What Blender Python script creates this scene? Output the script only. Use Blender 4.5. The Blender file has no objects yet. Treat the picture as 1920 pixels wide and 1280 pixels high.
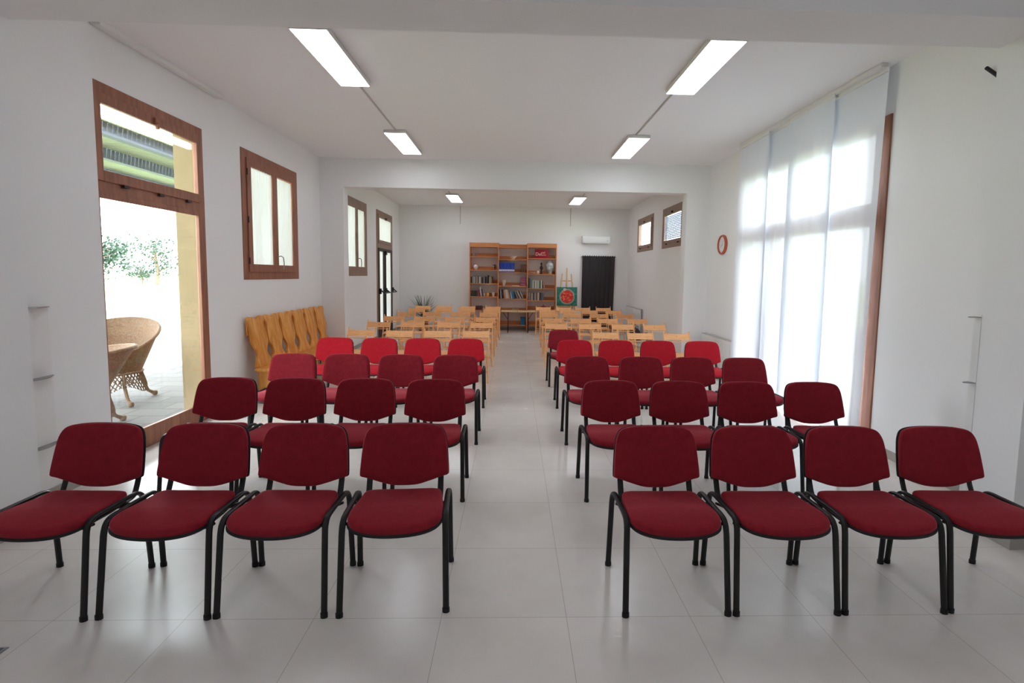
import bpy, bmesh, math, random
from mathutils import Vector, Matrix
random.seed(7)
S = bpy.context.scene
COL = S.collection
R = math.radians

# ------------------------------------------------------------------ camera
CAM_Z, PITCH, YAW, ROLL, FPX, PX, PY = 1.647, -0.08162, 0.03049, 0.01432, 925.0, 29.9, -48.5
fwd = Vector((math.sin(YAW)*math.cos(PITCH), math.cos(YAW)*math.cos(PITCH), math.sin(PITCH)))
rt = Vector((math.cos(YAW), -math.sin(YAW), 0)); up0 = rt.cross(fwd)
right = rt*math.cos(ROLL) + up0*math.sin(ROLL)
up = -rt*math.sin(ROLL) + up0*math.cos(ROLL)
cam = bpy.data.objects.new('camera', bpy.data.cameras.new('camera'))
COL.objects.link(cam)
M = Matrix((right, up, -fwd)).transposed().to_4x4()
M.translation = Vector((0, 0, CAM_Z))
cam.matrix_world = M
cam.data.sensor_width = 36; cam.data.lens = FPX/1920*36
cam.data.shift_x = -PX/1920; cam.data.shift_y = PY/1920
cam.data.clip_start = 0.05; cam.data.clip_end = 500
S.camera = cam

def at(u, v, Y):
    """world point at distance Y seen at pixel u, v of the photo (used to measure the place)"""
    r = right*((u-960-PX)/FPX) - up*((v-640-PY)/FPX) + fwd
    return Vector((0, 0, CAM_Z)) + r*(Y/r.y)

# ------------------------------------------------------------------ materials
def lin(c):
    if isinstance(c, str):
        c = [int(c[i:i+2], 16)/255 for i in (0, 2, 4)]
        c = [x/12.92 if x <= .04045 else ((x+.055)/1.055)**2.4 for x in c]
    return (c[0], c[1], c[2], 1)

def mat(name, col, rough=.6, spec=.3, var=0, scale=8, stretch=(1, 1, 1), bump=0, bscale=None, metal=0, sheen=0, coat=0, col2=None, emit=0):
    m = bpy.data.materials.new(name); m.use_nodes = True
    nt = m.node_tree; b = nt.nodes['Principled BSDF']
    c = lin(col)
    b.inputs['Base Color'].default_value = c
    b.inputs['Roughness'].default_value = rough
    b.inputs['Specular IOR Level'].default_value = spec
    b.inputs['Metallic'].default_value = metal
    b.inputs['Sheen Weight'].default_value = sheen
    b.inputs['Coat Weight'].default_value = coat
    if sheen: b.inputs['Sheen Tint'].default_value = (*[min(1, x*1.6+.12) for x in c[:3]], 1); b.inputs['Sheen Roughness'].default_value = .4
    if emit:
        b.inputs['Emission Color'].default_value = c; b.inputs['Emission Strength'].default_value = emit
    if var or bump:
        tc = nt.nodes.new('ShaderNodeTexCoord'); mp = nt.nodes.new('ShaderNodeMapping')
        mp.inputs['Scale'].default_value = stretch
        nt.links.new(tc.outputs['Object'], mp.inputs['Vector'])
        n = nt.nodes.new('ShaderNodeTexNoise'); n.inputs['Scale'].default_value = scale; n.inputs['Detail'].default_value = 6
        nt.links.new(mp.outputs['Vector'], n.inputs['Vector'])
        if var:
            mx = nt.nodes.new('ShaderNodeMix'); mx.data_type = 'RGBA'
            a = [max(0, x*(1-var)) for x in c[:3]]; d = lin(col2)[:3] if col2 else [min(1, x*(1+var)) for x in c[:3]]
            mx.inputs[6].default_value = (*a, 1); mx.inputs[7].default_value = (*d, 1)
            rp = nt.nodes.new('ShaderNodeMapRange'); rp.inputs[1].default_value = .3; rp.inputs[2].default_value = .7
            nt.links.new(n.outputs['Fac'], rp.inputs[0]); nt.links.new(rp.outputs[0], mx.inputs[0])
            nt.links.new(mx.outputs[2], b.inputs['Base Color'])
        if bump:
            n2 = n
            if bscale:
                n2 = nt.nodes.new('ShaderNodeTexNoise'); n2.inputs['Scale'].default_value = bscale
                nt.links.new(mp.outputs['Vector'], n2.inputs['Vector'])
            bp = nt.nodes.new('ShaderNodeBump'); bp.inputs['Strength'].default_value = bump; bp.inputs['Distance'].default_value = .01
            nt.links.new(n2.outputs['Fac'], bp.inputs['Height']); nt.links.new(bp.outputs['Normal'], b.inputs['Normal'])
    return m

def floor_mat():
    m = mat('floor_tile', 'B9B4AD', .3, .75)
    nt = m.node_tree; b = nt.nodes['Principled BSDF']
    tc = nt.nodes.new('ShaderNodeTexCoord'); mp = nt.nodes.new('ShaderNodeMapping')
    mp.inputs['Location'].default_value = (1.5361, -2.2559, 0)
    nt.links.new(tc.outputs['Object'], mp.inputs['Vector'])
    br = nt.nodes.new('ShaderNodeTexBrick'); br.offset = 0; br.squash = 1
    for k, v in (('Scale', 1), ('Mortar Size', .0016), ('Mortar Smooth', .2), ('Brick Width', .604), ('Row Height', .604), ('Bias', 0)):
        br.inputs[k].default_value = v
    nt.links.new(mp.outputs['Vector'], br.inputs['Vector'])
    br.inputs['Color1'].default_value = (.97, .97, .97, 1); br.inputs['Color2'].default_value = (1, 1, 1, 1)
    br.inputs['Mortar'].default_value = (.62, .6, .58, 1)
    n = nt.nodes.new('ShaderNodeTexNoise'); n.inputs['Scale'].default_value = 1.3; n.inputs['Detail'].default_value = 9; n.inputs['Roughness'].default_value = .62
    nt.links.new(tc.outputs['Object'], n.inputs['Vector'])
    cr = nt.nodes.new('ShaderNodeValToRGB')
    cr.color_ramp.elements[0].position = .1; cr.color_ramp.elements[0].color = lin('CFC8C2')
    cr.color_ramp.elements[1].position = .9; cr.color_ramp.elements[1].color = lin('F0EBE6')
    nt.links.new(n.outputs['Fac'], cr.inputs['Fac'])
    mx = nt.nodes.new('ShaderNodeMix'); mx.data_type = 'RGBA'; mx.blend_type = 'MULTIPLY'; mx.inputs[0].default_value = 1
    nt.links.new(cr.outputs['Color'], mx.inputs[6]); nt.links.new(br.outputs['Color'], mx.inputs[7])
    nt.links.new(mx.outputs[2], b.inputs['Base Color'])
    mr = nt.nodes.new('ShaderNodeMapRange'); mr.inputs[1].default_value = .1; mr.inputs[2].default_value = .9; mr.inputs[3].default_value = .2; mr.inputs[4].default_value = .3
    nt.links.new(n.outputs['Fac'], mr.inputs[0]); nt.links.new(mr.outputs[0], b.inputs['Roughness'])
    return m

def sheer_mat(name, col, transp=.25, transl=.55):
    m = bpy.data.materials.new(name); m.use_nodes = True; nt = m.node_tree
    nt.nodes.remove(nt.nodes['Principled BSDF']); out = nt.nodes['Material Output']
    d = nt.nodes.new('ShaderNodeBsdfDiffuse'); t = nt.nodes.new('ShaderNodeBsdfTranslucent'); p = nt.nodes.new('ShaderNodeBsdfTransparent')
    d.inputs[0].default_value = lin(col); t.inputs[0].default_value = lin(col)
    m1 = nt.nodes.new('ShaderNodeMixShader'); m2 = nt.nodes.new('ShaderNodeMixShader')
    m1.inputs[0].default_value = transl; m2.inputs[0].default_value = transp
    nt.links.new(d.outputs[0], m1.inputs[1]); nt.links.new(t.outputs[0], m1.inputs[2])
    nt.links.new(m1.outputs[0], m2.inputs[1]); nt.links.new(p.outputs[0], m2.inputs[2])
    nt.links.new(m2.outputs[0], out.inputs[0])
    return m

def glass_mat():
    m = bpy.data.materials.new('window_glass'); m.use_nodes = True; nt = m.node_tree
    nt.nodes.remove(nt.nodes['Principled BSDF']); out = nt.nodes['Material Output']
    p = nt.nodes.new('ShaderNodeBsdfTransparent'); p.inputs[0].default_value = (.95, .96, .96, 1)
    g = nt.nodes.new('ShaderNodeBsdfGlossy'); g.inputs['Roughness'].default_value = .02
    f = nt.nodes.new('ShaderNodeLayerWeight'); f.inputs[0].default_value = .5
    pw = nt.nodes.new('ShaderNodeMath'); pw.operation = 'POWER'; pw.inputs[1].default_value = 5
    ma = nt.nodes.new('ShaderNodeMath'); ma.operation = 'MULTIPLY_ADD'; ma.inputs[1].default_value = .9; ma.inputs[2].default_value = .03
    nt.links.new(f.outputs['Facing'], pw.inputs[0]); nt.links.new(pw.outputs[0], ma.inputs[0])
    x = nt.nodes.new('ShaderNodeMixShader')
    nt.links.new(ma.outputs[0], x.inputs[0]); nt.links.new(p.outputs[0], x.inputs[1]); nt.links.new(g.outputs[0], x.inputs[2])
    nt.links.new(x.outputs[0], out.inputs[0])
    return m

def painting_mat():
    m = mat('painted_canvas', '2C6A5E', .55, .3)
    nt = m.node_tree; b = nt.nodes['Principled BSDF']
    tc = nt.nodes.new('ShaderNodeTexCoord'); mp = nt.nodes.new('ShaderNodeMapping')
    nt.links.new(tc.outputs['Object'], mp.inputs['Vector'])
    n = nt.nodes.new('ShaderNodeTexNoise'); n.inputs['Scale'].default_value = 9; n.inputs['Detail'].default_value = 5
    nt.links.new(mp.outputs['Vector'], n.inputs['Vector'])
    # round form: distance from its middle, wobbled by the noise; brushwork mottles both form and ground
    sp = nt.nodes.new('ShaderNodeSeparateXYZ'); nt.links.new(tc.outputs['Object'], sp.inputs[0])
    cx = nt.nodes.new('ShaderNodeCombineXYZ')
    nt.links.new(sp.outputs[0], cx.inputs[0]); nt.links.new(sp.outputs[2], cx.inputs[1])
    def dist(c, k):
        vm = nt.nodes.new('ShaderNodeVectorMath'); vm.operation = 'DISTANCE'; vm.inputs[1].default_value = c
        nt.links.new(cx.outputs[0], vm.inputs[0])
        ad = nt.nodes.new('ShaderNodeMath'); ad.operation = 'MULTIPLY_ADD'; ad.inputs[1].default_value = k
        nt.links.new(n.outputs['Fac'], ad.inputs[0]); nt.links.new(vm.outputs['Value'], ad.inputs[2])
        return ad.outputs[0]
    def ramp(src, stops):
        cr = nt.nodes.new('ShaderNodeValToRGB'); e = cr.color_ramp.elements
        e[0].position, e[0].color = stops[0][0], stops[0][1]; e[1].position, e[1].color = stops[-1][0], stops[-1][1]
        for p, c in stops[1:-1]: k = e.new(p); k.color = c
        nt.links.new(src, cr.inputs[0]); return cr.outputs[0]
    def mixc(f, a, b_):
        mx = nt.nodes.new('ShaderNodeMix'); mx.data_type = 'RGBA'
        nt.links.new(f, mx.inputs[0]); nt.links.new(a, mx.inputs[6]); nt.links.new(b_, mx.inputs[7]); return mx.outputs[2]
    n2 = nt.nodes.new('ShaderNodeTexNoise'); n2.inputs['Scale'].default_value = 17; n2.inputs['Detail'].default_value = 4; n2.inputs['Distortion'].default_value = 1.5
    nt.links.new(tc.outputs['Object'], n2.inputs['Vector'])
    reds = ramp(n2.outputs['Fac'], [(.3, lin('9A1C18')), (.45, lin('C62A20')), (.55, lin('D8452F')), (.66, lin('F0A080'))])
    teal = ramp(n2.outputs['Fac'], [(.3, lin('1E5F52')), (.55, lin('2C7565')), (.75, lin('4F9A86'))])
    d = dist((0, .265, 0), .05)
    W0, W1_ = (0, 0, 0, 1), (1, 1, 1, 1)
    halo = ramp(d, [(.20, W0), (.215, W1_), (.232, W1_), (.26, W0)])
    inside = ramp(d, [(.0, W1_), (.205, W1_), (.222, W0)])
    dark = nt.nodes.new('ShaderNodeRGB'); dark.outputs[0].default_value = lin('8FA59A')
    base = mixc(inside, mixc(halo, teal, dark.outputs[0]), reds)
    st = nt.nodes.new('ShaderNodeRGB'); st.outputs[0].default_value = lin('C9B2A6')
    stem = ramp(dist((-.07, .47, 0), .08), [(.0, W1_), (.075, W1_), (.09, W0)])
    nt.links.new(mixc(stem, base, st.outputs[0]), b.inputs['Base Color'])
    return m

def stone_mat():
    m = mat('stone_paving', 'A9A49A', .8, .2)
    nt = m.node_tree; b = nt.nodes['Principled BSDF']
    tc = nt.nodes.new('ShaderNodeTexCoord')
    br = nt.nodes.new('ShaderNodeTexBrick')
    for k, v in (('Scale', 1), ('Mortar Size', .012), ('Brick Width', .5), ('Row Height', .3)): br.inputs[k].default_value = v
    br.inputs['Color1'].default_value = lin('6B6864'); br.inputs['Color2'].default_value = lin('5D5B57'); br.inputs['Mortar'].default_value = lin('514F4B')
    nt.links.new(tc.outputs['Object'], br.inputs['Vector']); nt.links.new(br.outputs['Color'], b.inputs['Base Color'])
    return m

WALL = mat('white_plaster', 'EBEBEB', .9, .15, bump=.03, scale=60)
CEIL = mat('ceiling_plaster', 'F0F0F1', .95, .1)
YEL = mat('yellow_render', '8C7C60', .9, .1, var=.05, scale=6, bump=.1, bscale=90)
FLOOR = floor_mat()
SKIRT = mat('grey_skirting', 'A5A19B', .5, .3)
BROWN = mat('brown_window_wood', '936049', .45, .35, var=.25, scale=5, stretch=(6, 6, .6))
BROWN2 = mat('taupe_window_wood', '927868', .5, .3, var=.18, scale=5, stretch=(6, 6, .6))
DARKW = mat('dark_door_wood', '3B2E2A', .45, .3)
GLASS = glass_mat()
SHEER = sheer_mat('sheer_white', 'E9EEF6', .02, .15)
SHEER2 = sheer_mat('sheer_cafe', 'EDEFEA', .008, .125)
BLIND = sheer_mat('pale_blind', 'C4CCDC', .02, .2)
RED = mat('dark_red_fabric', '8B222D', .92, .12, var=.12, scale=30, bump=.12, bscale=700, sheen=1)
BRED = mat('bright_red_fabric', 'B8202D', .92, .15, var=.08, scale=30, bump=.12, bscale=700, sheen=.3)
BLACKM = mat('black_metal', '141414', .42, .4)
BLACKP = mat('black_plastic', '161517', .5, .35)
BEECH = mat('beech_wood', 'F4B67C', .5, .35, var=.1, scale=6, stretch=(1, 8, 8))
PINE = mat('pine_bench_wood', 'E6902C', .42, .4, var=.2, scale=4, stretch=(5, 5, .7), col2='F0B060')
SHELFW = mat('orange_shelf_wood', 'CC8858', .5, .3, var=.12, scale=4, stretch=(.6, 6, 6))
EASELW = mat('easel_wood', 'D8B183', .5, .3)
WHITEP = mat('white_plastic', 'E9EAEC', .35, .4)
WHITEM = mat('white_enamel', 'E6E6E4', .35, .4)
CLEAR = mat('frosted_acrylic', 'D4D5D8', .2, .5)
ALU = mat('aluminium', 'A8A9AB', .35, .5, metal=.8)
DRAPE = mat('black_drape', '3E3C3E', .9, .1, var=.1, scale=10, stretch=(10, 10, .5))
CABLE = mat('grey_duct', 'B9B5AF', .5, .3)
WICKER = mat('wicker', '77604C', .7, .2, var=.3, scale=60, bump=.6, bscale=120)
LEAF = mat('green_leaf', '47603A', .5, .3, var=.35, scale=12)
TREEL = mat('tree_foliage', '33443A', .7, .1, var=.3, scale=3)
BARK = mat('bark', '6B5C50', .9, .1)
GRASS = mat('grass_lawn', 'A6B488', .95, .05, var=.15, scale=2)
STONE = stone_mat()
PERG = mat('pergola_boarding', '8A947C', .7, .2, var=.1, scale=5)
PERGB = mat('pergola_beam', '667080', .7, .2)
CANVAS = painting_mat()
TERRA = mat('terracotta_pot', '9A5A3C', .8, .2)
LAMP = mat('led_diffuser', 'F3F6FF', .4, .2, emit=7)
LAMP2 = mat('led_diffuser_rear', 'F3F6FF', .4, .2, emit=11)
LAMP3 = mat('led_diffuser_front', 'F3F6FF', .4, .2, emit=5)
LAMPF = mat('lamp_frame', 'D6D2CC', .4, .4)
BLUEB = mat('blue_plastic', '2F78A8', .4, .4)
PAGE = mat('book_pages', 'E6DFCF', .9, .1)
BLADE = mat('light_table_wood', 'D8BD94', .5, .3, var=.08, scale=5, stretch=(.6, 6, 6))
CLOCKR = mat('terracotta_clock_rim', 'B4563A', .45, .4)
GREYBAG = mat('grey_bag_cloth', '55575A', .9, .1)
_cm = {}
def cmat(hexc, rough=.6, spec=.3):
    k = (hexc, rough)
    if k not in _cm: _cm[k] = mat('paint_'+hexc, hexc, rough, spec)
    return _cm[k]

# ------------------------------------------------------------------ mesh helpers
class MB:
    def __init__(s): s.v = []; s.f = []; s.m = []
    def add(s, vs, fs, mi=0, T=None):
        o = len(s.v)
        s.v += [tuple(T @ Vector(p)) if T is not None else tuple(p) for p in vs]
        s.f += [[i+o for i in f] for f in fs]; s.m += [mi]*len(fs)
        return s
    def box(s, x0, x1, y0, y1, z0, z1, mi=0, T=None):
        v = [(x, y, z) for z in (z0, z1) for y in (y0, y1) for x in (x0, x1)]
        return s.add(v, [[0, 2, 3, 1], [4, 5, 7, 6], [0, 1, 5, 4], [2, 6, 7, 3], [0, 4, 6, 2], [1, 3, 7, 5]], mi, T)
    def tube(s, path, rx, ry=None, n=10, mi=0, ref=(1, 0, 0), T=None, taper=None):
        ry = ry or rx; P = [Vector(p) for p in path]; vs = []
        for i, p in enumerate(P):
            d = (P[min(i+1, len(P)-1)] - P[max(i-1, 0)]).normalized()
            a = Vector(ref); a = (a - d*a.dot(d))
            if a.length < 1e-4: a = Vector((0, 1, 0)) - d*d.y
            a.normalize(); b = d.cross(a); k = taper[i] if taper else 1
            for j in range(n):
                t = 2*math.pi*j/n
                vs.append(p + a*(rx*k*math.cos(t)) + b*(ry*k*math.sin(t)))
        fs = []
        for i in range(len(P)-1):
            for j in range(n):
                fs.append([i*n+j, i*n+(j+1) % n, (i+1)*n+(j+1) % n, (i+1)*n+j])
        fs.append(list(range(n))[::-1]); fs.append([(len(P)-1)*n+j for j in range(n)])
        return s.add(vs, fs, mi, T)
    def lathe(s, prof, n=24, mi=0, T=None, c=(0, 0, 0), cap=True):
        vs = []; fs = []
        for r, z in prof:
            for j in range(n):
                t = 2*math.pi*j/n; vs.append((c[0]+r*math.cos(t), c[1]+r*math.sin(t), c[2]+z))
        for i in range(len(prof)-1):
            for j in range(n): fs.append([i*n+j, i*n+(j+1) % n, (i+1)*n+(j+1) % n, (i+1)*n+j])
        if cap: fs.append(list(range(n))[::-1]); fs.append([(len(prof)-1)*n+j for j in range(n)])
        return s.add(vs, fs, mi, T)
    def prism(s, pts, t, fn, mi=0):
        """extrude 2-D outline pts by thickness t; fn(a, b, c) -> xyz"""
        n = len(pts); vs = [fn(a, b, 0) for a, b in pts] + [fn(a, b, t) for a, b in pts]
        fs = [list(range(n))[::-1], list(range(n, 2*n))] + [[i, (i+1) % n, n+(i+1) % n, n+i] for i in range(n)]
        return s.add(vs, fs, mi)
    def rings(s, rings, mi=0, cap=True):
        n = len(rings[0]); vs = [p for r in rings for p in r]; fs = []
        for i in range(len(rings)-1):
            for j in range(n): fs.append([i*n+j, i*n+(j+1) % n, (i+1)*n+(j+1) % n, (i+1)*n+j])
        if cap: fs.append(list(range(n))[::-1]); fs.append([(len(rings)-1)*n+j for j in range(n)])
        return s.add(vs, fs, mi)
    def sheet(s, fn, nu, nv, mi=0):
        vs = [fn(i/nu, j/nv) for j in range(nv+1) for i in range(nu+1)]
        fs = [[j*(nu+1)+i, j*(nu+1)+i+1, (j+1)*(nu+1)+i+1, (j+1)*(nu+1)+i] for j in range(nv) for i in range(nu)]
        return s.add(vs, fs, mi)
    def build(s, name, mats, parent=None, bevel=0, seg=2, smooth=True, loc=None, rot=None):
        me = bpy.data.meshes.new(name); me.from_pydata(s.v, [], s.f)
        mats = mats if isinstance(mats, (list, tuple)) else [mats]
        for m in mats: me.materials.append(m)
        for p, mi in zip(me.polygons, s.m): p.material_index = mi
        bm = bmesh.new(); bm.from_mesh(me)
        bmesh.ops.recalc_face_normals(bm, faces=bm.faces)
        if bevel:
            ed = [e for e in bm.edges if len(e.link_faces) == 2 and e.calc_face_angle(0) > .6]
            bmesh.ops.bevel(bm, geom=ed, offset=bevel, segments=seg, affect='EDGES', profile=.5)
        bm.to_mesh(me); bm.free()
        if smooth:
            me.polygons.foreach_set('use_smooth', [True]*len(me.polygons))
            me.set_sharp_from_angle(angle=R(38))
        o = bpy.data.objects.new(name, me); COL.objects.link(o)
        if loc: o.location = loc
        if rot: o.rotation_euler = rot
        if parent: o.parent = parent
        return o

def tag(o, label=None, cat=None, group=None, kind=None):
    if label: o['label'] = label
    if cat: o['category'] = cat
    if group: o['group'] = group
    if kind: o['kind'] = kind
    return o
def thing(name, label=None, cat=None, loc=(0, 0, 0), rz=0, group=None, kind=None):
    o = bpy.data.objects.new(name, None); o.empty_display_size = .1; COL.objects.link(o)
    o.location = loc; o.rotation_euler = (0, 0, rz)
    return tag(o, label, cat, group, kind)
def dup(o, parent=None):
    c = o.copy(); COL.objects.link(c)
    if parent is not None: c.parent = parent
    for ch in list(o.children): dup(ch, c)
    return c
def bx(*a): return MB().box(*a)

def catmull(pts, k=6, closed=True):
    out = []; n = len(pts)
    for i in range(n if closed else n-1):
        g = lambda j: pts[j % n] if closed else pts[max(0, min(n-1, j))]
        p0, p1, p2, p3 = g(i-1), g(i), g(i+1), g(i+2)
        for j in range(k):
            t = j/k
            out.append(tuple(.5*((2*b)+(-a+c)*t+(2*a-5*b+4*c-d)*t*t+(-a+3*b-3*c+d)*t**3) for a, b, c, d in zip(p0, p1, p2, p3)))
    if not closed: out.append(tuple(pts[-1]))
    return out

# ------------------------------------------------------------------ room shell
XL, XR, XR2 = -3.3964, 3.4964, 3.45
ZC, YB = 3.635, 14.85
YF = -3.4

def wall_y(mb, x0, x1, y0, y1, zt, ops):
    """wall along Y between x0 and x1 with openings (ya, yb, za, zb)"""
    y = y0
    for a, b, c, d in sorted(ops):
        if a > y: mb.box(x0, x1, y, a, 0, zt)
        if c > 0: mb.box(x0, x1, a, b, 0, c)
        if d < zt: mb.box(x0, x1, a, b, d, zt)
        y = b
    mb.box(x0, x1, y, y1, 0, zt)

def finish_wall(mb, name, innx):
    o = mb.build(name, [WALL, YEL], smooth=False); tag(o, kind='structure')
    for p in o.data.polygons:
        if p.normal.x*innx < .5 and abs(p.center.x) > 3.41: p.material_index = 1
    return o

D1 = (4.0, 5.58, 0, 3.17); W1 = (6.34, 7.92, 1.54, 3.18); W2 = (10.0, 11.59, 1.58, 3.22); D2 = (12.4, 13.98, 0, 3.22)
mb = MB(); wall_y(mb, -3.70, XL, YF, YB+.3, 4.1, [D1, W1, W2, D2]); mb.box(XL-.01, -3.29, 3.1, 3.995, 0, ZC); mb.box(XL+.03, -3.29, 3.995, 4.07, 0, ZC)
finish_wall(mb, 'wall_left', 1)
W3 = (4.60, 7.46, 0, 3.19); W4 = (9.97, 11.47, 2.30, 3.2); W5 = (12.24, 13.76, 2.32, 3.22)
mb = MB(); wall_y(mb, XR, 3.62, YF, 9.09, 4.1, [W3]); wall_y(mb, XR2, 3.55, 9.09, YB+.3, 4.1, [W4, W5])
finish_wall(mb, 'wall_right', -1)
tag(bx(-3.4, 3.5, YB, YB+.3, 0, 4.1).build('wall_back', WALL, smooth=False), kind='structure')
tag(bx(-3.4, 3.5, YF-.3, YF, 0, 4.1).build('wall_front', WALL, smooth=False), kind='structure')
tag(bx(-3.7, 3.8, YF-.3, YB+.3, -.12, 0).build('floor', FLOOR, smooth=False), kind='structure')
mb = bx(-3.7, 3.8, YF, 8.85, ZC, ZC+.2); mb.box(-3.7, 3.8, 8.85, YB+.3, ZC+.02, ZC+.2)
tag(mb.build('ceiling', CEIL, smooth=False), kind='structure')
tag(bx(-4.45, 4.55, YF-1, YB+1.3, 4.1, 4.25).build('roof', YEL, smooth=False), kind='structure')  # unseen eaves, made wide to block sun from the right window
# front beam with its two pillars, rear beam with its two pillars
ZBEAM = 3.14
for nm, x0, x1, y0, y1 in (('trim_1', -3.4, 3.5, 2.84, 3.2), ('trim_2', -3.4, 3.5, 8.85, 9.09)):
    tag(bx(x0, x1, y0, y1, ZBEAM, ZC+.02).build(nm, WALL, smooth=False), kind='structure')
for nm, x0, x1, y0, y1 in (('trim_3', -3.4, -3.06, 2.84, 3.2), ('trim_4', 3.09, 3.5, 2.84, 3.2), ('trim_5', -3.4, -2.99, 8.85, 9.09), ('trim_6', 3.08, 3.5, 8.85, 9.09)):
    tag(bx(x0, x1, y0, y1, 0, ZBEAM).build(nm, WALL, smooth=False), kind='structure')
# baseboards
mb = MB(); h, t = .08, .012
for a, b in ((3.2, 4.07),): mb.box(-3.29, -3.29+t, a, b, 0, h)
for a, b in ((5.58, 8.85), (9.09, 12.4), (13.98, YB)): mb.box(XL, XL+t, a, b, 0, h)
mb.box(-3.06, -3.06+t, 2.84-t, 3.2, 0, h); mb.box(-3.4, -3.06, 2.84-t, 2.84, 0, h); mb.box(XL, XL+t, YF, 2.84-t, 0, h)
mb.box(-3.4, -2.99+t, 8.85-t, 8.85, 0, h); mb.box(-2.99, -2.99+t, 8.85, 9.09, 0, h)
tag(mb.build('baseboard_left', SKIRT, smooth=False), kind='structure')
mb = MB()
for a, b in ((3.2, 4.60), (7.46, 8.85-t)): mb.box(XR-t, XR, a, b, 0, h)
mb.box(XR2-t, XR2, 9.09, YB, 0, h); mb.box(3.09-t, 3.09, 2.84-t, 3.2, 0, h); mb.box(3.09, XR, 2.84-t, 2.84, 0, h); mb.box(XR-t, XR, YF, 2.84-t, 0, h)
mb.box(3.08-t, XR, 8.85-t, 8.85, 0, h); mb.box(3.08-t, 3.08, 8.85, 9.09, 0, h)
tag(mb.build('baseboard_right', SKIRT, smooth=False), kind='structure')
tag(bx(XL+t, 2.0, YB-t, YB, 0, h).box(3.04, XR2-t, YB-t, YB, 0, h).build('baseboard_back', SKIRT, smooth=False), kind='structure')

# ------------------------------------------------------------------ windows and doors (X = const walls)
def rect_frame(mb, xa, xb, y0, y1, z0, z1, wl, wr, wb, wt):
    if wl: mb.box(xa, xb, y0, y0+wl, z0, z1)
    if wr: mb.box(xa, xb, y1-wr, y1, z0, z1)
    if wb: mb.box(xa, xb, y0+wl, y1-wr, z0, z0+wb)
    if wt: mb.box(xa, xb, y0+wl, y1-wr, z1-wt, z1)
def sash(parent, sgn, X, y0, y1, z0, z1, wl, wr, wb, wt, m, nm='sash', depth=.055):
    """sgn: +1 on the left wall (room towards +X)"""
    mb = MB(); xa, xb = sorted((X, X-sgn*depth)); rect_frame(mb, xa, xb, y0, y1, z0, z1, wl, wr, wb, wt)
    s = mb.build(nm, m, parent, bevel=.004, smooth=False)
    gx = X-sgn*depth*.75
    bx(gx-.004, gx+.004, y0+wl-.005, y1-wr+.005, z0+wb-.005, z1-wt+.005).build('glass', GLASS, s, smooth=False)
    return s
def cafe(X, sgn, y0, y1, z0, z1, label, group, n=9, amp=.007):
    ph = random.random()*6
    fn = lambda u, v: (X+sgn*(amp*math.sin(u*n*6.283+ph+.6*math.sin(v*4))*(.6+.4*v)+.002*math.sin(u*41)), y0+(y1-y0)*(u+.012*math.sin(v*6)*(u-.5)), z0-.03+(z1-z0+.045)*v)
    mb = MB().sheet(fn, 80, 8); o = mb.build('sheer_curtain', SHEER2)
    return tag(o, label, 'curtain', group)

# window_1: two-leaf window beside the bench
w = thing('window_1', kind='structure')
y0, y1, z0, z1 = W1
mb = MB(); rect_frame(mb, XL-.075, XL+.012, y0, y1, z0, z1, .11, .11, .12, .11); mb.build('window_frame', BROWN, w, bevel=.005, smooth=False)
ym = 7.17
s1 = sash(w, 1, XL+.028, y0+.1, ym, z0+.1, z1-.1, .1, .065, .1, .1, BROWN)
s2 = sash(w, 1, XL+.028, ym, y1-.1, z0+.1, z1-.1, .065, .1, .1, .1, BROWN)
mb = MB()
for z in (1.78, 2.3, 2.9): mb.tube([(XL+.03, y0+.1, z-.04), (XL+.03, y0+.1, z+.04)], .009)
mb.build('hinge', DARKW, w)
MB().tube([(XL+.03, ym+.03, 1.86), (XL+.07, ym+.04, 1.87), (XL+.075, ym+.1, 1.85), (XL+.07, ym+.13, 1.76), (XL+.06, ym+.13, 1.68)], .007).build('handle', ALU, s2)
cafe(XL+.002, 1, y0+.205, ym-.07, z0+.205, z1-.205, 'white gathered sheer curtain on the near leaf of the window above the bench', 'sash curtains')
cafe(XL+.002, 1, ym+.07, y1-.205, z0+.205, z1-.225, 'white gathered sheer curtain on the far leaf of the window above the bench', 'sash curtains')
# window_2: far left window, partly behind the rear pillar
w = thing('window_2', kind='structure'); y0, y1, z0, z1 = W2
mb = MB(); rect_frame(mb, XL-.075, XL+.012, y0, y1, z0, z1, .11, .11, .13, .11); mb.build('window_frame', BROWN2, w, bevel=.005, smooth=False)
ym = 10.83
sash(w, 1, XL+.028, y0+.1, ym, z0+.1, z1-.1, .1, .065, .1, .1, BROWN2); s2 = sash(w, 1, XL+.028, ym, y1-.1, z0+.1, z1-.1, .065, .1, .1, .1, BROWN2)
MB().tube([(XL+.03, ym+.03, 1.95), (XL+.07, ym+.04, 1.96), (XL+.075, ym+.1, 1.94), (XL+.07, ym+.14, 1.85), (XL+.06, ym+.14, 1.77)], .008).build('handle', BROWN2, s2)
cafe(XL+.002, 1, y0+.205, ym-.07, z0+.205, z1-.205, 'white sheer curtain on the near leaf of the taupe window behind the left pillar', 'sash curtains')
cafe(XL+.002, 1, ym+.07, y1-.205, z0+.205, z1-.215, 'white sheer curtain on the far leaf of the taupe window behind the left pillar', 'sash curtains')
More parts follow.
